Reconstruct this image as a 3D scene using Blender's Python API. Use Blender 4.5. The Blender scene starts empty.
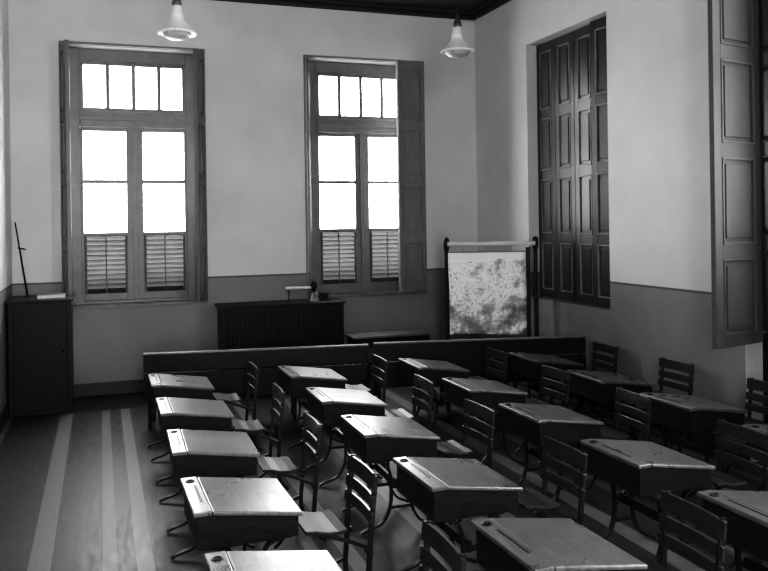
import bpy, bmesh, math, random
from mathutils import Matrix, Vector
random.seed(4)
SC = bpy.context.scene
COL = SC.collection

# ------------------------------------------------------------------ materials
def new_mat(name):
    m = bpy.data.materials.new(name); m.use_nodes = True
    nt = m.node_tree
    for n in list(nt.nodes): nt.nodes.remove(n)
    out = nt.nodes.new('ShaderNodeOutputMaterial')
    b = nt.nodes.new('ShaderNodeBsdfPrincipled')
    nt.links.new(b.outputs[0], out.inputs[0])
    return m, nt, b, out
def g(v): return (v, v, v, 1)
def ramp(nt, fac, stops, interp='LINEAR'):
    r = nt.nodes.new('ShaderNodeValToRGB'); r.color_ramp.interpolation = interp
    el = r.color_ramp.elements
    el[0].position, el[0].color = stops[0][0], g(stops[0][1])
    el[1].position, el[1].color = stops[-1][0], g(stops[-1][1])
    for p, c in stops[1:-1]:
        e = el.new(p); e.color = g(c)
    nt.links.new(fac, r.inputs[0]); return r.outputs[0]
def coords(nt, scale=(1, 1, 1), kind='Object'):
    t = nt.nodes.new('ShaderNodeTexCoord'); mp = nt.nodes.new('ShaderNodeMapping')
    mp.inputs['Scale'].default_value = scale
    nt.links.new(t.outputs[kind], mp.inputs[0]); return mp.outputs[0]
def noise(nt, vec, scale=5, detail=4, rough=.6):
    n = nt.nodes.new('ShaderNodeTexNoise'); n.inputs['Scale'].default_value = scale
    n.inputs['Detail'].default_value = detail; n.inputs['Roughness'].default_value = rough
    nt.links.new(vec, n.inputs['Vector']); return n.outputs['Fac']
def mth(nt, op, a, b=None):
    n = nt.nodes.new('ShaderNodeMath'); n.operation = op
    for i, v in enumerate((a, b)):
        if v is None: continue
        if isinstance(v, (int, float)): n.inputs[i].default_value = v
        else: nt.links.new(v, n.inputs[i])
    return n.outputs[0]
def bump(nt, b, h, strength=.2, dist=.01):
    n = nt.nodes.new('ShaderNodeBump'); n.inputs['Strength'].default_value = strength
    n.inputs['Distance'].default_value = dist
    nt.links.new(h, n.inputs['Height']); nt.links.new(n.outputs[0], b.inputs['Normal'])
def mixc(nt, fac, a, b, mode='MIX'):
    n = nt.nodes.new('ShaderNodeMix'); n.data_type = 'RGBA'; n.blend_type = mode
    for i, v in ((0, fac), (6, a), (7, b)):
        if isinstance(v, (int, float)):
            n.inputs[i].default_value = v if i == 0 else g(v)
        else: nt.links.new(v, n.inputs[i])
    return n.outputs[2]

def mat_plain(name, c0, c1, rough=.5, scale=8, bmp=.0, metal=0., stretch=(1, 1, 1), spec=.5):
    m, nt, b, o = new_mat(name)
    n = noise(nt, coords(nt, stretch), scale)
    nt.links.new(ramp(nt, n, [(.3, c0), (.7, c1)]), b.inputs['Base Color'])
    b.inputs['Roughness'].default_value = rough; b.inputs['Metallic'].default_value = metal
    b.inputs['Specular IOR Level'].default_value = spec
    if bmp: bump(nt, b, n, bmp, .005)
    return m

def mat_wall():
    m, nt, b, o = new_mat('plaster_with_painted_dado')
    t = nt.nodes.new('ShaderNodeTexCoord'); s = nt.nodes.new('ShaderNodeSeparateXYZ')
    nt.links.new(t.outputs['Object'], s.inputs[0])
    z = s.outputs['Z']
    n1 = noise(nt, t.outputs['Object'], .9, 6, .6)
    n2 = noise(nt, t.outputs['Object'], 60, 3, .6)
    upper = ramp(nt, n1, [(.3, .50), (.7, .62)])
    lower = ramp(nt, n1, [(.3, .15), (.7, .205)])
    f = mth(nt, 'GREATER_THAN', z, 1.45)
    c = mixc(nt, f, lower, upper)
    band = mth(nt, 'COMPARE', z, 1.44)
    band.node.inputs[2].default_value = .012
    c = mixc(nt, band, c, .08)
    nt.links.new(c, b.inputs['Base Color'])
    b.inputs['Roughness'].default_value = .55
    bump(nt, b, n2, .15, .004)
    return m

def mat_floor():
    m, nt, b, o = new_mat('striped_plank_floor')
    t = nt.nodes.new('ShaderNodeTexCoord'); s = nt.nodes.new('ShaderNodeSeparateXYZ')
    nt.links.new(t.outputs['Object'], s.inputs[0])
    x, y = s.outputs['X'], s.outputs['Y']
    fr = mth(nt, 'FRACT', mth(nt, 'DIVIDE', mth(nt, 'ADD', x, .5 + 1.25), 1.25))
    st = ramp(nt, fr, [(0, .04), (.03, .15), (.14, .04), (.26, .05), (.385, .14), (.455, .045), (.55, .15), (.63, .04)], 'CONSTANT')
    n = noise(nt, coords(nt, (9, 1.5, 1)), 3, 6, .65)
    gr = ramp(nt, n, [(.3, .7), (.7, 1.15)])
    c = mixc(nt, 1., st, gr, 'MULTIPLY')
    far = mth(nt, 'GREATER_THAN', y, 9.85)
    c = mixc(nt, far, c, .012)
    nt.links.new(c, b.inputs['Base Color'])
    rr = ramp(nt, n, [(.3, .36), (.7, .55)])
    nt.links.new(rr, b.inputs['Roughness'])
    b.inputs['Specular IOR Level'].default_value = .2
    bump(nt, b, n, .10, .003)
    return m

def mat_desktop():
    m, nt, b, o = new_mat('worn_varnished_desktop_wood')
    oi = nt.nodes.new('ShaderNodeObjectInfo')
    def shifted(scale):
        add = nt.nodes.new('ShaderNodeVectorMath'); add.operation = 'ADD'
        nt.links.new(coords(nt, scale), add.inputs[0])
        sc = mth(nt, 'MULTIPLY', oi.outputs['Random'], 40.)
        cx = nt.nodes.new('ShaderNodeCombineXYZ'); nt.links.new(sc, cx.inputs[0]); nt.links.new(sc, cx.inputs[1])
        nt.links.new(cx.outputs[0], add.inputs[1]); return add.outputs[0]
    n = noise(nt, shifted((22, 2.2, 4)), 2.2, 8, .7)
    n2 = noise(nt, shifted((1, 1, 1)), 14, 8, .7)
    n3 = noise(nt, shifted((1, 1, 1)), 3, 4, .6)
    c = ramp(nt, n, [(.3, .04), (.55, .085), (.75, .13)])
    c2 = ramp(nt, n2, [(.3, .65), (.7, 1.25)])
    c = mixc(nt, 1., c, c2, 'MULTIPLY')
    nt.links.new(c, b.inputs['Base Color'])
    nt.links.new(ramp(nt, n3, [(.3, .25), (.7, .38)]), b.inputs['Roughness'])
    b.inputs['Specular IOR Level'].default_value = .8
    bump(nt, b, n, .06, .003)
    return m

def mat_map():
    m, nt, b, o = new_mat('printed_map_paper')
    v = coords(nt, (1, 1, 1))
    t = nt.nodes.new('ShaderNodeTexCoord'); s = nt.nodes.new('ShaderNodeSeparateXYZ')
    nt.links.new(t.outputs['Object'], s.inputs[0])
    n1 = noise(nt, v, 5., 7, .62)
    n2 = noise(nt, v, 1.9, 4, .6)
    n = mth(nt, 'ADD', n1, mth(nt, 'MULTIPLY', mth(nt, 'SUBTRACT', n2, .5), .6))
    n = mth(nt, 'ADD', n, mth(nt, 'MULTIPLY', mth(nt, 'SUBTRACT', s.outputs['Z'], .38), .22))
    n = mth(nt, 'SUBTRACT', n, mth(nt, 'MULTIPLY', s.outputs['X'], .12))
    c = ramp(nt, n, [(.34, .14), (.44, .36), (.49, .62), (.515, .82), (.6, .9)])
    n4 = noise(nt, v, 4., 3, .5)
    ln = mth(nt, 'FRACT', mth(nt, 'MULTIPLY', n4, 14.))
    lf = mth(nt, 'LESS_THAN', ln, .16)
    below = mth(nt, 'LESS_THAN', s.outputs['Z'], .90)
    c = mixc(nt, mth(nt, 'MULTIPLY', mth(nt, 'MULTIPLY', lf, .6), below), c, .15)
    c = mixc(nt, mth(nt, 'GREATER_THAN', s.outputs['Z'], .93), c, .85)
    nt.links.new(c, b.inputs['Base Color']); b.inputs['Roughness'].default_value = .55
    return m

def mat_pane():
    m, nt, b, o = new_mat('window_glass')
    nt.nodes.remove(b)
    tr = nt.nodes.new('ShaderNodeBsdfTransparent'); gl = nt.nodes.new('ShaderNodeBsdfGlossy')
    gl.inputs['Roughness'].default_value = .05
    n = noise(nt, coords(nt), 3)
    nt.links.new(ramp(nt, n, [(.2, .95), (.8, 1.)]), tr.inputs[0])
    mx = nt.nodes.new('ShaderNodeMixShader'); mx.inputs[0].default_value = .05
    nt.links.new(tr.outputs[0], mx.inputs[1]); nt.links.new(gl.outputs[0], mx.inputs[2])
    nt.links.new(mx.outputs[0], o.inputs[0]); return m

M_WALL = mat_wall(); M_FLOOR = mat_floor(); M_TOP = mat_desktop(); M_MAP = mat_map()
M_PANE = mat_pane()
M_SHADE = mat_plain('milky_ribbed_glass', .55, .68, .38, 20, spec=.35)
M_BOWL = mat_plain('grey_frosted_glass', .28, .38, .4, 20, spec=.35)
M_CEIL = mat_plain('dark_ceiling_boards', .015, .03, .7, 6, stretch=(1, 8, 1))
M_CORN = mat_plain('dark_cornice', .01, .02, .6, 6)
M_BASE = mat_plain('baseboard_paint', .015, .03, .5, 6)
M_FRAME = mat_plain('grey_window_paint', .12, .155, .4, 7)
M_LOUV = mat_plain('grey_louvre_paint', .06, .09, .5, 7, spec=.4)
M_SHUT = mat_plain('dark_varnished_shutter_wood', .022, .03, .33, 3, stretch=(2, 2, .6))
M_MOULD = mat_plain('worn_shutter_moulding', .14, .24, .28, 5)
M_MOULDG = mat_plain('soft_grey_moulding', .085, .11, .45, 5)
M_SHUTM = mat_plain('grey_weathered_shutter_wood', .07, .09, .45, 3, stretch=(2, 2, .6), spec=.35)
M_SHUTG = mat_plain('grey_painted_shutter_wood', .10, .14, .4, 5, stretch=(3, 3, .6))
M_SHUTL = mat_plain('backlit_shutter_wood_lightened', .20, .26, .4, 5, stretch=(3, 3, .6))  # copy of the grey shutter paint, colour raised to offset the leaf's backlight
M_DARKW = mat_plain('dark_stained_wood', .006, .012, .4, 6, .05, stretch=(2, 2, 9), spec=.2)
M_BOX = mat_plain('dark_desk_case_wood', .006, .016, .45, 6, .05, stretch=(2, 1, 6), spec=.15)
M_SEAT = mat_plain('worn_seat_wood', .012, .028, .45, 6, .05, stretch=(9, 1, 1), spec=.22)
M_SLAT = mat_plain('dark_slat_wood', .011, .024, .28, 6, stretch=(1, 1, 5), spec=.45)
M_IRON = mat_plain('black_cast_iron', .005, .010, .45, 30, .1, metal=.0, spec=.3)
M_PORC = mat_plain('white_porcelain', .5, .6, .3, 5)
M_METAL = mat_plain('tarnished_lamp_metal', .05, .09, .4, 12, metal=.3)
M_BRASS = mat_plain('dull_brass', .25, .4, .3, 12, metal=.8)
M_ROD = mat_plain('pale_wooden_roller', .45, .65, .45, 8)
M_DIM = mat_plain('dull_pale_metal', .12, .2, .4, 8)
M_REV = mat_plain('white_plaster_reveal', .38, .46, .6, 3)
M_LTOP = mat_plain('bench_top_wood', .10, .22, .3, 6, stretch=(2, 8, 2))

# ------------------------------------------------------------------ geometry
class G:
    def __init__(s): s.bm = bmesh.new()
    def box(s, a, b, rot=None):
        a, b = Vector(a), Vector(b); c = (a + b) / 2; d = b - a
        mt = Matrix.Translation(c)
        if rot is not None: mt = mt @ rot
        mt = mt @ Matrix.Diagonal((abs(d.x), abs(d.y), abs(d.z), 1))
        bmesh.ops.create_cube(s.bm, size=1, matrix=mt); return s
    def cyl(s, p, q, r, r2=None, seg=16):
        p, q = Vector(p), Vector(q); d = q - p
        mt = Matrix.Translation((p + q) / 2) @ d.to_track_quat('Z', 'Y').to_matrix().to_4x4()
        bmesh.ops.create_cone(s.bm, cap_ends=True, segments=seg, radius1=r, radius2=r if r2 is None else r2, depth=d.length, matrix=mt); return s
    def lathe(s, prof, c=(0, 0, 0), seg=32, ribs=0):
        rings = []
        for r, z in prof:
            ring = []
            for i in range(seg):
                t = 2 * math.pi * i / seg
                rr = r * (1 + (ribs if i % 2 else 0))
                ring.append(s.bm.verts.new((c[0] + rr * math.cos(t), c[1] + rr * math.sin(t), c[2] + z)))
            rings.append(ring)
        for a, b in zip(rings, rings[1:]):
            for i in range(seg):
                s.bm.faces.new((a[i], a[(i + 1) % seg], b[(i + 1) % seg], b[i]))
        if prof[0][0] > 1e-4: s.bm.faces.new(list(reversed(rings[0])))
        if prof[-1][0] > 1e-4: s.bm.faces.new(rings[-1])
        return s
    def prism_y(s, poly, y0, y1):
        """polygon in xz, extruded along y"""
        A = [s.bm.verts.new((x, y0, z)) for x, z in poly]; B = [s.bm.verts.new((x, y1, z)) for x, z in poly]
        n = len(poly)
        s.bm.faces.new(A); s.bm.faces.new(list(reversed(B)))
        for i in range(n): s.bm.faces.new((A[i], B[i], B[(i + 1) % n], A[(i + 1) % n]))
        return s
    def bar(s, pts, y, wy, th, n=7):
        """flat iron bar swept along a smooth path in the xz plane"""
        P = [Vector((p[0], 0, p[1])) for p in pts]
        P = [P[0] * 2 - P[1]] + P + [P[-1] * 2 - P[-2]]
        S = []
        for i in range(1, len(P) - 2):
            for k in range(n):
                t = k / n
                a, b, c, d = P[i - 1], P[i], P[i + 1], P[i + 2]
                S.append(.5 * ((2 * b) + (c - a) * t + (2 * a - 5 * b + 4 * c - d) * t * t + (3 * b - a - 3 * c + d) * t ** 3))
        S.append(P[-2])
        rings = []
        for i, p in enumerate(S):
            d = (S[min(i + 1, len(S) - 1)] - S[max(i - 1, 0)]).normalized()
            nn = Vector((-d.z, 0, d.x)) * th / 2
            q = []
            for sx, sy in ((1, 1), (1, -1), (-1, -1), (-1, 1)):
                v = p + nn * sx; q.append(s.bm.verts.new((v.x, y + sy * wy / 2, v.z)))
            rings.append(q)
        for a, b in zip(rings, rings[1:]):
            for i in range(4): s.bm.faces.new((a[i], a[(i + 1) % 4], b[(i + 1) % 4], b[i]))
        s.bm.faces.new(list(reversed(rings[0]))); s.bm.faces.new(rings[-1])
        return s
    def obj(s, name, mat, parent=None, bevel=0, smooth=False, loc=(0, 0, 0), rot=(0, 0, 0), **props):
        bmesh.ops.recalc_face_normals(s.bm, faces=s.bm.faces)
        me = bpy.data.meshes.new(name); s.bm.to_mesh(me); s.bm.free()
        me.materials.append(mat)
        if smooth: me.polygons.foreach_set('use_smooth', [True] * len(me.polygons))
        o = bpy.data.objects.new(name, me); COL.objects.link(o)
        o.location = loc; o.rotation_euler = rot
        if parent: o.parent = parent
        if bevel:
            md = o.modifiers.new('bevel', 'BEVEL'); md.width = bevel; md.segments = 2
            md.limit_method = 'ANGLE'; md.angle_limit = math.radians(40)
        for k, v in props.items(): o[k] = v
        return o
def empty(name, loc, rz=0, **props):
    e = bpy.data.objects.new(name, None); e.empty_display_size = .2
    COL.objects.link(e); e.location = loc; e.rotation_euler = (0, 0, rz)
    for k, v in props.items(): e[k] = v
    return e

# ------------------------------------------------------------------ room shell
XL, XR, YB, YF, ZC = -1.03, 5.28, 10.75, -1.6, 5.21
Z0, Z1 = 1.13, 4.43
T = .4
OB = [(-.42, 1.28), (2.70, 4.41)]
OR = [(-.3, 1.46), (3.76, 5.52), (7.48, 9.24)]  # first one is out of view, left without frame to let in more light
OF = [(-.4, .75)]  # unseen opening behind the camera, added as frontal fill for the back wall

w = G()
w.box((XL - T, YB, 0), (XR + T, YB + T, Z0)); w.box((XL - T, YB, Z1), (XR + T, YB + T, ZC))
xs = [XL - T, OB[0][0], OB[0][1], OB[1][0], OB[1][1], XR + T]
for a, b in zip(xs[::2], xs[1::2]): w.box((a, YB, Z0), (b, YB + T, Z1))
w.obj('wall_back', M_WALL, kind='structure', label='plastered wall with grey painted dado and two tall windows')
w = G()
w.box((XR, YF, 0), (XR + T, OR[1][0], Z0)); w.box((XR, OR[1][1], 0), (XR + T, YB, Z0)); w.box((XR + .2, OR[1][0], 0), (XR + T, OR[1][1], Z0))
w.box((XR, YF, Z1), (XR + T, YB, ZC))
ys = [YF, OR[0][0], OR[0][1], OR[1][0], OR[1][1], OR[2][0], OR[2][1], YB]
for a, b in zip(ys[::2], ys[1::2]): w.box((XR, a, Z0), (XR + T, b, Z1))
w.obj('wall_right', M_WALL, kind='structure', label='plastered side wall with shuttered windows')
G().box((XL - T, YF, 0), (XL, YB, ZC)).obj('wall_left', M_WALL, kind='structure', label='plain plastered side wall')
w = G()
w.box((XL - T, YF - T, 0), (XR + T, YF, Z0)); w.box((XL - T, YF - T, Z1), (XR + T, YF, ZC))
xs = [XL - T, OF[0][0], OF[0][1], XR + T]
for a, b in zip(xs[::2], xs[1::2]): w.box((a, YF - T, Z0), (b, YF, Z1))
w.obj('wall_front', M_WALL, kind='structure', label='plastered end wall with an opening added for fill light')
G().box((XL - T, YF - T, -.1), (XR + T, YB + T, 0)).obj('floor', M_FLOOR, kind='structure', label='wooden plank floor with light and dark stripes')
G().box((XL - T, YF - T, ZC), (XR + T, YB + T, ZC + .1)).obj('ceiling', M_CEIL, kind='structure', label='dark boarded ceiling')
G().box((XL, YB - .025, 0), (XR, YB, .16)).obj('baseboard_back', M_BASE, bevel=.006, kind='structure', label='dark painted baseboard')
G().box((XR - .025, OR[1][1], 0), (XR, YB - .025, .16)).obj('baseboard_right', M_BASE, bevel=.006, kind='structure', label='dark painted baseboard')
G().box((XL, YF, 0), (XL + .025, YB - .025, .16)).obj('baseboard_left', M_BASE, bevel=.006, kind='structure', label='dark painted baseboard')
c = G()
c.box((XL, YB - .16, ZC - .05), (XR, YB, ZC)); c.box((XL, YB - .09, ZC - .1), (XR, YB, ZC - .05))
c.obj('trim_1', M_CORN, bevel=.01, kind='structure', label='dark wooden cornice')
c = G()
c.box((XR - .16, YF, ZC - .05), (XR, YB - .16, ZC)); c.box((XR - .09, YF, ZC - .1), (XR, YB - .16, ZC - .05))
c.obj('trim_2', M_CORN, bevel=.01, kind='structure', label='dark wooden cornice')
# plastered corner and reveal of the near side window recess, dark boarding inside it
c = G(); c.box((XR - .004, OR[1][1] - .012, 0), (XR + .2, OR[1][1] + .0, 4.42))
c.obj('trim_3', M_REV, kind='structure', label='white plastered window reveal')
c = G(); c.box((XR + .17, OR[1][0] + .01, .02), (XR + .2, OR[1][1] - .015, Z0 - .01))
for i in range(12):
    ya = OR[1][0] + .04 + i * .14; c.box((XR + .16, ya, .1), (XR + .17, ya + .12, Z0 - .08))
c.obj('trim_4', M_DARKW, bevel=.003, kind='structure', label='dark boarding under the side window')

# ------------------------------------------------------------------ windows
ROWS = [(1.25, 1.85), (1.97, 2.66), (2.78, 3.44), (3.56, 4.30)]
def leaf(root, hinge, end, z0=1.15, z1=4.41, mat=None, th=.04, cols=1, st=.06, mould=None):
    hx, hy = hinge; ex, ey = end
    W = math.hypot(ex - hx, ey - hy); ang = math.atan2(ey - hy, ex - hx)
    q = G(); md = G(); h = z1 - z0; t = th / 2
    rows = [((a - 1.15) / 3.26 * h, (b - 1.15) / 3.26 * h) for a, b in ROWS]
    cw = (W - st * (cols + 1)) / cols
    for i in range(cols + 1):
        x = i * (cw + st); q.box((x, -t, 0), (x + st, t, h))
    zs = [0] + [v for r in rows for v in r] + [h]
    for i in range(cols):
        x0 = st + i * (cw + st); x1 = x0 + cw
        for a, b in zip(zs[::2], zs[1::2]): q.box((x0, -t, a), (x1, t, b))
        for a, b in rows:
            q.box((x0, -t * .2, a), (x1, t * .2, b))
            m = min(.05, cw * .24)
            q.box((x0 + m, -t * 1.15, a + m), (x1 - m, t * 1.15, b - m))
            k = .014
            for s_ in (-1, 1):
                ya, yb = sorted((s_ * t * .2, s_ * t * 1.5))
                md.box((x0, ya, a), (x0 + k, yb, b)); md.box((x1 - k, ya, a), (x1, yb, b))
                md.box((x0 + k, ya, a), (x1 - k, yb, a + k)); md.box((x0 + k, ya, b - k), (x1 - k, yb, b))
    lf = q.obj('shutter_leaf', mat or M_SHUT, root, bevel=.004, loc=(hx, hy, z0 - Z0), rot=(0, 0, ang),
                 label='panelled wooden shutter leaf')
    md.obj('moulding', mould or mat or M_MOULD, lf, bevel=.003)
    return lf

def window(n, loc, rz, label, arch=True):
    root = empty('window_%d' % n, (loc[0], loc[1], Z0), rz, kind='structure', label=label)
    B = Z0
    y0, y1 = .20, .26
    q = G()
    F = .7315; hw = .88
    q.box((-hw, y0, 0), (-F + .07, y1, 4.435 - B)); q.box((F - .07, y0, 0), (hw, y1, 4.435 - B))
    q.box((-F + .07, y0, 4.27 - B), (F - .07, y1, 4.435 - B))
    q.box((-F + .07, y0, 0), (F - .07, y1, .05))
    q.box((-F + .07, y0 - .03, 3.42 - B), (F - .07, y1, 3.62 - B)); q.box((-F + .05, y0 - .05, 3.5 - B), (F - .05, y0 - .02, 3.56 - B))
    if arch:
        q.box((-.85, .0, 4.418 - B), (.85, y0, 4.432 - B)); q.box((-.85, 0, -.002), (.85, y0, .012))
    q.obj('window_frame', M_FRAME, root, bevel=.006)
    if arch:
        q = G()
        a = .865; b = .895
        q.box((-b, -.02, -.0), (-a, .0, Z1 - B + .03)); q.box((a, -.02, 0), (b, .0, Z1 - B + .03))
        q.box((-a, -.02, Z1 - B), (a, 0, Z1 - B + .03)); q.box((-b, -.03, -.03), (b, 0., .0))
        q.obj('architrave', M_FRAME, root, bevel=.004)
    q = G(); x0 = -F + .07; x1 = F - .07
    q.box((x0, y0 + .01, 3.62 - B), (x1, y1 - .01, 3.67 - B)); q.box((x0, y0 + .01, 4.22 - B), (x1, y1 - .01, 4.27 - B))
    wd = (x1 - x0)
    for i in range(5):
        xc = x0 + .02 + i * (wd - .04) / 4
        q.box((xc - .026, y0 + .01, 3.66 - B), (xc + .026, y1 - .01, 4.23 - B))
    q.obj('transom_light', M_FRAME, root, bevel=.004)
    G().box((x0 + .02, y0 + .028, 3.64 - B), (x1 - .02, y0 + .032, 4.25 - B)).obj('glass_pane', M_PANE, root)
    for sgn in (-1, 1):
        q = G()
        xa, xb = (x0, -.004) if sgn < 0 else (.004, x1)
        pa, pb = (-.63, -.105) if sgn < 0 else (.105, .63)
        q.box((xa, y0 + .005, .05), (pa, y1 - .005, 3.42 - B)); q.box((pb, y0 + .005, .05), (xb, y1 - .005, 3.42 - B))
        q.box((pa, y0 + .005, .05), (pb, y1 - .005, 1.27 - B)); q.box((pa, y0 + .005, 2.0 - B), (pb, y1 - .005, 2.055 - B))
        q.box((pa, y0 + .005, 3.365 - B), (pb, y1 - .005, 3.42 - B)); q.box((pa, y0 + .01, 2.69 - B), (pb, y1 - .01, 2.74 - B))
        if sgn > 0: q.box((-.03, y0 - .02, .05), (.03, y0 + .005, 3.42 - B))
        cs = q.obj('casement', M_FRAME, root, bevel=.004)
        G().box((pa - .01, y0 + .028, 2.04 - B), (pb + .01, y0 + .032, 3.385 - B)).obj('glass_pane', M_PANE, cs)
        q = G(); nn = 12
        q.box((pa, y0 - .006, 1.27 - B), (pa + .03, y0 + .02, 2.0 - B)); q.box((pb - .03, y0 - .006, 1.27 - B), (pb, y0 + .02, 2.0 - B))
        for i in range(nn):
            zc = 1.30 + (1.985 - 1.30) * i / (nn - 1) - B
            q.box((pa, y0 + .03 - .042, zc - .004), (pb, y0 + .03 + .042, zc + .004), Matrix.Rotation(math.radians(-50), 4, 'X'))
        mid = (pa + pb) / 2
        q.box((mid - .008, y0 - .012, 1.27 - B), (mid + .008, y0 + .004, 2.0 - B))
        q.obj('louvre', M_LOUV, cs)
    return root

r1 = window(1, (.43, YB, 0), 0, 'tall grey casement window with louvres and folded shutters')
leaf(r1, (-.865, -.02), (-.79, -.32), mat=M_SHUTG, th=.05, st=.05)
leaf(r1, (.865, -.02), (.74, -.26), mat=M_SHUTG, th=.05, st=.05)
r2 = window(2, (3.555, YB, 0), 0, 'tall grey casement window with one half-closed shutter')
leaf(r2, (-.83, .03), (-.78, .18), mat=M_SHUTG, th=.03, st=.03)
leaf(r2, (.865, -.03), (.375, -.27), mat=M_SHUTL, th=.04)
r3 = window(3, (XR, 8.36, 0), -math.pi / 2, 'tall window closed by dark panelled shutters', False)
for i in range(3): leaf(r3, (-.87 + i * .437, .165), (-.87 + i * .437 + .43, .165), z0=1.14, z1=4.42, st=.085, mould=M_MOULD)
leaf(r3, (.875, .15), (.445, .10), z0=1.14, z1=4.42, st=.085, mould=M_MOULD)
r4 = window(4, (XR, 4.64, 0), -math.pi / 2, 'tall side window with grey panelled shutter swung open', False)
leaf(r4, (-.69, -.02), (-.53, -.65), z0=1.08, mat=M_SHUTM, th=.045, st=.1, mould=M_MOULDG)
leaf(r4, (-.875, .13), (-.44, .13), mat=M_SHUT); leaf(r4, (-.435, .13), (0, .13), mat=M_SHUT)

# ------------------------------------------------------------------ school desk
def build_desk(loc):
    root = empty('school_desk', loc)
    W, L = .28, .30
    q = G(); t = .022
    q.prism_y([(-W + .095, .70), (W, .632), (W, .632 - t), (-W + .095, .70 - t)], -L, L)
    q.obj('writing_lid', M_TOP, root, bevel=.006)
    q = G()
    q.box((-W, -L, .70 - t), (-W + .091, L, .702))
    q.obj('ink_strip', M_TOP, root, bevel=.005)
    q = G()
    q.box((-W + .055, -.14, .7005), (-W + .068, .14, .7035))
    q.obj('pen_groove', M_IRON, root)
    q = G(); q.lathe([(.026, 0), (.026, .005), (.018, .007), (.016, .002)], (-W + .045, .22, .701), 24)
    q.obj('inkwell', M_IRON, root, smooth=False)
    q = G(); x0, x1 = -W + .02, W - .02; zt = .676; zb = .505
    for y in (-L + .02, L - .035):
        q.prism_y([(x0, zt), (-W + .1, zt), (x1, .608), (x1, zb), (x0, zb)], y, y + .015)
    q.box((x0, -L + .035, zb), (x1, L - .035, zb + .014))
    q.box((x0, -L + .035, zb + .014), (x0 + .014, L - .035, zt))
    q.obj('desk_case', M_BOX, root, bevel=.002)
    for y in (-.235, .235):
        q = G()
        q.bar([(-.20, .50), (-.10, .46), (-.07, .33), (-.08, .17), (-.14, .07), (-.25, .03), (-.29, .012)], y, .03, .016)
        q.bar([(.20, .50), (.10, .46), (.07, .33), (.08, .17), (.13, .07), (.2, .03), (.24, .012)], y, .03, .016)
        q.box((-.23, y - .018, .492), (.23, y + .018, .505))
        q.box((-.072, y - .012, .30), (.072, y + .012, .33)); q.box((-.08, y - .012, .16), (.08, y + .012, .18))
        q.obj('leg', M_IRON, root)
    q = G(); q.box((-.035, -.235, .29), (-.015, .235, .345)).obj('stretcher', M_DARKW, root)
    return root

def build_chair(loc):
    root = empty('school_chair', loc)
    q = G()
    prof_ = [(-.21, .522), (-.15, .518), (-.09, .502), (-.03, .498), (.02, .506)]
    q.prism_y(prof_ + [(x, z - .018) for x, z in reversed(prof_)], -.165, .165)
    q.obj('seat', M_SEAT, root, bevel=.004)
    for k, (z, h) in enumerate(((.70, .085), (.61, .062), (.525, .06))):
        q = G()
        x = .125 + (z - .48) * .10
        n = 8
        for i in range(n):
            ya = -.225 + .45 * i / n; yb = ya + .45 / n
            ca = .016 * (1 - (ya / .225) ** 2); cb = .016 * (1 - (yb / .225) ** 2)
            vs = []
            for (yy, cc) in ((ya, ca), (yb, cb)):
                for dx, dz in ((0, 0), (.016, 0), (.016 + h * .10, h), (h * .10, h)):
                    vs.append(q.bm.verts.new((x + cc + dx, yy, z + dz)))
            A, B = vs[:4], vs[4:]
            for j in range(4): q.bm.faces.new((A[j], B[j], B[(j + 1) % 4], A[(j + 1) % 4]))
            if i == 0: q.bm.faces.new(A)
            if i == n - 1: q.bm.faces.new(B)
        bmesh.ops.remove_doubles(q.bm, verts=q.bm.verts, dist=.0005)
        q.obj('backrest_slat', M_SLAT, root, bevel=.003)
    for y in (-.19, .19):
        q = G()
        q.bar([(.177, .79), (.156, .62), (.142, .47), (.130, .3), (.12, .15), (.15, .06), (.2, .012)], y, .018, .026)
        q.bar([(.13, .2), (.04, .17), (-.06, .10), (-.11, .04), (-.15, .012)], y, .018, .018)
        q.obj('leg', M_IRON, root)
        q = G()
        q.bar([(.138, .38), (.06, .42), (-.05, .465), (-.15, .498)], y * .8, .018, .018)
        q.box((.12, min(y, y * .8) - .009, .36), (.15, max(y, y * .8) + .009, .39))
        q.obj('bracket', M_IRON, root)
    return root

def dup(src, loc, rz):
    e = src.copy(); COL.objects.link(e); e.location = loc; e.rotation_euler = (0, 0, rz)
    for ch in src.children:
        c = ch.copy(); COL.objects.link(c); c.parent = e
    return e

cols = [(.41, [8.07, 6.93, 5.81, 4.68, 3.57]), (1.66, [7.98, 6.83, 5.74, 4.59, 3.50]),
        (2.93, [7.90, 6.75, 5.64, 4.50, 3.42]), (4.16, [7.76, 6.62, 5.52, 4.40])]
base_desk = base_chair = None
for ci, (x, ylist) in enumerate(cols):
    for ri, y in enumerate(ylist):
        dl = (x + .28, y - .30, 0); rz = math.radians(random.uniform(-1.3, 1.3))
        if base_desk is None: base_desk = d = build_desk(dl)
        else: d = dup(base_desk, dl, rz)
        d['label'] = 'wooden school desk with sloping lid and cast-iron legs'
        d['category'] = 'desk'; d['group'] = 'classroom desks in rows'
        if ci == 2 and ri == 4: continue
        if ci == 3 and ri == 3: continue
        cl = (x + .785, y - .42, 0); rz = math.radians(random.uniform(-3, 3))
        if base_chair is None: base_chair = d = build_chair(cl)
        else: d = dup(base_chair, cl, rz)
        d['label'] = 'school chair with slatted wooden back on curved iron legs'
        d['category'] = 'chair'; d['group'] = 'classroom chairs behind desks'

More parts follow.
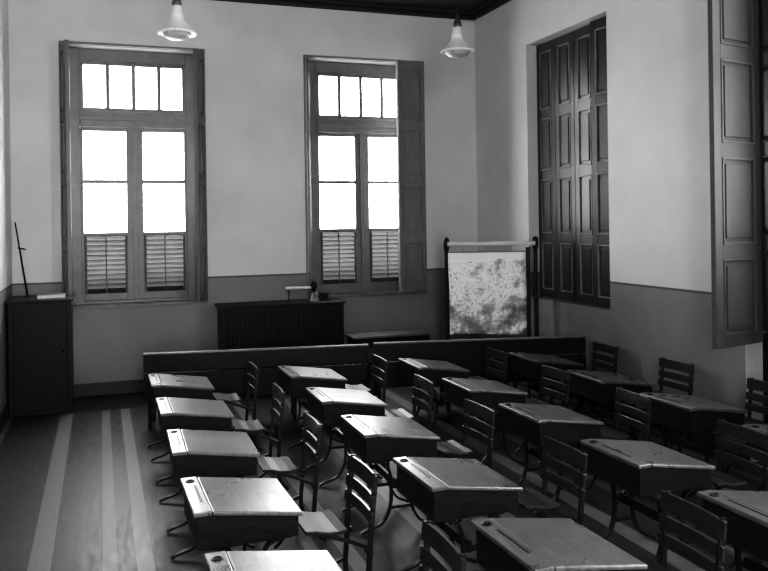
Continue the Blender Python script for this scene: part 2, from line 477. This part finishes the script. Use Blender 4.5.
# ------------------------------------------------------------------ long benches in front
def bench(p, q_, label):
    p, q_ = Vector(p), Vector(q_); L = (q_ - p).length; ang = math.atan2(q_.y - p.y, q_.x - p.x)
    root = empty('long_bench', (p.x, p.y, 0), ang, label=label, category='bench', group='long benches before the desks')
    G().box((0, 0, .60), (L, .03, .79)).obj('backrest', M_DARKW, root, bevel=.005)
    G().box((0, .002, .30), (L, .026, .585)).obj('lower_panel', M_DARKW, root, bevel=.004)
    G().box((0, -.012, .785), (L, .045, .803)).obj('top_rail', M_LTOP, root, bevel=.005)
    G().box((0, .04, .43), (L, .40, .455)).obj('seat', M_DARKW, root, bevel=.006)
    n = 4
    for i in range(n):
        x = .06 + (L - .12) * i / (n - 1)
        s = G()
        s.box((x - .02, .0, 0), (x + .02, .04, .6)); s.box((x - .02, .35, 0), (x + .02, .39, .43)); s.box((x - .018, .04, .38), (x + .018, .39, .43))
        s.box((x - .018, .04, .12), (x + .018, .35, .15))
        s.obj('leg', M_DARKW, root, bevel=.003)
    return root
bench((.40, 8.72), (2.75, 8.33), 'long dark wooden bench with board back before the desks')
bench((2.83, 8.40), (5.23, 7.89), 'long dark wooden bench with board back near side wall')

# ------------------------------------------------------------------ cabinets
def cabinet(name, x0, x1, y0, y1, h, ndoor, label, cat, ribs=False):
    root = empty(name, ((x0 + x1) / 2, (y0 + y1) / 2, 0), label=label, category=cat)
    W = (x1 - x0) / 2; D = (y1 - y0) / 2
    b = G(); b.box((-W + .02, -D + .03, .06), (W - .02, D - .005, h - .03)); b.box((-W + .03, -D + .05, 0), (W - .03, D - .02, .06))
    for s in (-1, 1):
        b.box((s * W - s * .05, -D + .012, .0), (s * W - s * .005, -D + .05, h - .03))
        b.box((s * (W - .02), -D + .08, .2), (s * (W - .008), D - .06, h - .15))
    b.obj('body', M_DARKW, root, bevel=.004)
    G().box((-W - .02, -D - .02, h - .03), (W + .02, D, h)).obj('cabinet_top', M_DARKW, root, bevel=.006)
    dw = (2 * W - .12) / ndoor
    for i in range(ndoor):
        xa = -W + .06 + i * dw; d = G(); f = -D + .03
        d.box((xa + .004, f - .012, .1), (xa + dw - .004, f, h - .06))
        if ribs:
            n = 9; pw = (dw - .03) / n
            for k in range(n):
                xx = xa + .015 + k * pw
                d.box((xx + .006, f - .026, .14), (xx + pw - .006, f - .012, h - .10))
        else:
            d.box((xa + .05, f - .019, .16), (xa + dw - .05, f - .012, h - .12))
        dd = d.obj('door', M_DARKW, root, bevel=.003)
        k = G(); k.lathe([(.0, .0), (.012, .004), (.016, .014), (.01, .024), (0, .028)], (0, 0, 0), 16)
        k.obj('knob', M_IRON, dd, smooth=True, loc=(xa + dw - .03, f - .024, h * .55), rot=(math.pi / 2, 0, 0))
    return root
cabinet('cabinet', 1.42, 3.03, 10.18, 10.70, 1.10, 3, 'low dark wooden cabinet with ribbed front between windows', 'cabinet', True)
cabinet('tall_cabinet', -1.0, -.33, 9.85, 10.60, 1.31, 1, 'dark wooden cabinet in the room corner by window', 'cabinet')
bk = empty('book', (-.56, 10.15, 1.31), .12, label='closed book lying flat on the corner cabinet', category='book')
G().box((-.15, -.10, .004), (.145, .10, .036)).obj('page_block', M_ROD, bk)
q = G(); q.box((-.155, -.105, 0), (.155, .105, .004)); q.box((-.155, -.105, .036), (.155, .105, .040)); q.box((-.158, -.105, 0), (-.154, .105, .04))
q.obj('cover', M_DIM, bk)

bell = empty('desk_instrument', (2.66, 10.34, 1.10), label='small upright dark instrument with pale horizontal arm on cabinet', category='instrument')
G().lathe([(.0, .0), (.08, .0), (.078, .02), (.05, .05), (.045, .10), (.02, .13), (0, .135)][::-1], seg=28).obj('base', M_BRASS, bell, smooth=True)
G().lathe([(.0, .12), (.022, .125), (.03, .16), (.045, .20), (.035, .25), (.012, .27), (0, .275)], seg=20).obj('head', M_DARKW, bell, smooth=True)
q = G(); q.cyl((-.38, 0, .185), (-.02, 0, .185), .020, .014, seg=20)
q.obj('arm', M_ROD, bell)
q = G(); q.cyl((-.34, 0, .012), (-.34, 0, .18), .008, seg=10); q.cyl((-.34, 0, 0), (-.34, 0, .012), .04, seg=20); q.obj('support', M_DARKW, bell)
box_ = empty('wooden_box', (2.82, 10.44, 1.10), label='small dark wooden box standing on the cabinet', category='box')
G().box((-.05, -.05, 0), (.05, .05, .09)).obj('body', M_DARKW, box_, bevel=.004)
G().box((-.056, -.056, .09), (.056, .056, .105)).obj('lid', M_DARKW, box_, bevel=.004)

a = Vector((-.83, 10.38, 1.315)); b = Vector((-.985, 10.70, 2.20))
q = G(); q.cyl((0, 0, 0), b - a, .012, .008, 12)
d = (b - a).normalized()
q.cyl(d * .62 + Vector((-.02, 0, 0)), d * .62 + Vector((.07, 0, -.02)), .008, seg=10)
q.obj('pointer_stick', M_DARKW, loc=a, label='thin dark wooden pointer leaning on wall above cabinet', category='pointer')

root = empty('low_table', (3.72, 10.38, 0), label='low wooden table standing against the wall under window', category='table')
G().box((-.58, -.2, .58), (.58, .2, .61)).obj('tabletop', M_LTOP, root, bevel=.005)
G().box((-.54, -.17, .50), (.54, .17, .58)).obj('apron', M_DARKW, root)
for sx in (-1, 1):
    for sy in (-1, 1):
        G().box((sx * .52 - .025, sy * .15 - .025, 0), (sx * .52 + .025, sy * .15 + .025, .50)).obj('leg', M_DARKW, root, bevel=.003)

# ------------------------------------------------------------------ map stand
p = Vector((4.07, 9.17)); e = Vector((5.12, 8.80)); L = (e - p).length
ms = empty('map_stand', (p.x, p.y, 0), math.atan2(e.y - p.y, e.x - p.x), label='dark wooden stand with pale roller for hanging maps', category='map stand')
for x in (.0, L):
    q = G(); q.box((x - .03, -.25, 0), (x + .03, .25, .05))
    q.lathe([(.0, .05), (.032, .05), (.028, .3), (.034, .34), (.026, .40), (.025, 1.1), (.034, 1.14), (.026, 1.2), (.025, 1.76), (.036, 1.80), (.04, 1.86), (.036, 1.91), (.02, 1.93), (0, 1.935)], (x, 0, 0), 16)
    q.obj('post', M_DARKW, ms)
G().box((.02, -.015, .35), (L - .02, .015, .42)).obj('crossbar', M_DARKW, ms, bevel=.004)
G().box((L - .12, -.010, .42), (L - .07, .010, 1.80)).obj('brace', M_DARKW, ms, bevel=.003)
q = G(); q.cyl((.01, -.03, 1.85), (L - .01, -.03, 1.85), .028, seg=20); q.obj('roller', M_ROD, ms, smooth=False)
q = G(); nx, nz = 20, 24; grid = []
for j in range(nz + 1):
    row = []
    for i in range(nx + 1):
        u = i / nx; v = j / nz
        row.append(q.bm.verts.new((-.48 + .96 * u + .006 * math.sin(v * 5), .016 * math.sin(u * 7) * (1 - v) + .01 * math.sin(v * 9) - .02 * (1 - v) ** 3, 1.02 * v + .008 * math.sin(u * 6) * (1 - v))))
    grid.append(row)
for j in range(nz):
    for i in range(nx): q.bm.faces.new((grid[j][i], grid[j][i + 1], grid[j + 1][i + 1], grid[j + 1][i]))
mp_ = q.obj('printed_map', M_MAP, smooth=True, label='pale printed map sheet hanging from a wooden stand', category='map')
ang = ms.rotation_euler[2]
mp_.location = Vector((p.x, p.y, 0)) + Matrix.Rotation(ang, 3, 'Z') @ Vector((.02 + .48, -.06, .73)); mp_.rotation_euler = (0, 0, ang)
mp_.modifiers.new('solid', 'SOLIDIFY').thickness = .002
q = G(); q.cyl((-.485, 0, 1.02), (.485, 0, 1.02), .007, seg=14)
q.cyl((-.3, 0, 1.02), (-.3, .03, 1.10), .003, seg=8); q.cyl((.3, 0, 1.02), (.3, .03, 1.10), .003, seg=8)
q.obj('map_batten', M_DIM, mp_)

# ------------------------------------------------------------------ pendant lamps
def lamp(x, y):
    r = empty('pendant_lamp', (x, y, ZC), label='hanging lamp with milky flared glass shade on a cord', category='lamp', group='pendant lamps on the ceiling')
    o = 3.85 - ZC
    G().cyl((0, 0, 4.2 - ZC), (0, 0, -.02), .007, seg=10).obj('cord', M_IRON, r)
    G().lathe([(.0, -.05), (.045, -.04), (.06, 0), (.0, 0)], seg=24).obj('ceiling_rose', M_IRON, r, smooth=True)
    G().lathe([(0, o + .36), (.02, o + .355), (.014, o + .31), (.035, o + .29), (.045, o + .245), (.04, o + .22), (0, o + .22)][::-1], seg=24).obj('socket', M_METAL, r, smooth=True)
    G().lathe([(0, o + .10), (.062, o + .105), (.056, o + .15), (.046, o + .19), (.04, o + .235), (0, o + .24)], seg=28).obj('lamp_cap', M_PORC, r, smooth=True)
    G().lathe([(.056, o + .125), (.07, o + .09), (.10, o + .05), (.135, o + .015), (.162, o - .005), (.165, o - .02), (.158, o - .026), (.125, o - .018)], seg=40, ribs=.04).obj('lamp_shade', M_SHADE, r)
    G().lathe([(.125, o - .012), (.118, o - .03), (.10, o - .052), (.07, o - .068), (.035, o - .076), (0.0, o - .078)], seg=40, ribs=.03).obj('lower_bowl', M_BOWL, r)
    return r
lamp(.66, 7.27); lamp(3.39, 7.29)

# ------------------------------------------------------------------ light
wd = bpy.data.worlds.new('overcast'); SC.world = wd; wd.use_nodes = True
bg = wd.node_tree.nodes['Background']; bg.inputs[0].default_value = (1, 1, 1, 1); bg.inputs[1].default_value = 32
def portal(loc, rot, sx=1.6, sy=3.2):
    l = bpy.data.lights.new('portal', 'AREA'); l.shape = 'RECTANGLE'; l.size = sx; l.size_y = sy
    l.cycles.is_portal = True
    o = bpy.data.objects.new('window_portal', l); COL.objects.link(o); o.location = loc; o.rotation_euler = rot
portal((.43, YB + .42, 2.78), (-math.pi / 2, 0, 0), 1.7, 3.3); portal((3.555, YB + .42, 2.78), (-math.pi / 2, 0, 0), 1.7, 3.3)
for y in (4.64, .58, 8.36): portal((XR + .42, y, 2.78), (math.pi / 2, 0, math.pi / 2), 1.76, 3.3)
portal((.175, YF - .42, 2.78), (math.pi / 2, 0, 0), 1.15, 3.3)  # portal for the added fill opening

# ------------------------------------------------------------------ camera
cam = bpy.data.cameras.new('camera'); co = bpy.data.objects.new('camera', cam); COL.objects.link(co)
cam.sensor_width = 36; cam.lens = 37.5; cam.shift_y = -.0827; cam.clip_start = .05
R = Matrix.Rotation(math.radians(-19.5), 4, 'Z') @ Matrix.Rotation(math.pi / 2, 4, 'X') @ Matrix.Rotation(-.0144, 4, 'Z')
co.matrix_world = Matrix.Translation((0, 0, 2.14)) @ R
SC.camera = co
vs = SC.view_settings
vs.view_transform = 'Standard'; vs.look = 'None'
# photographic tone curve (film toe)
vs.use_curve_mapping = True
cm = vs.curve_mapping
cv = cm.curves[3]
for x, y in ((.05, .022), (.13, .10), (.30, .30)): cv.points.new(x, y)
cm.update()
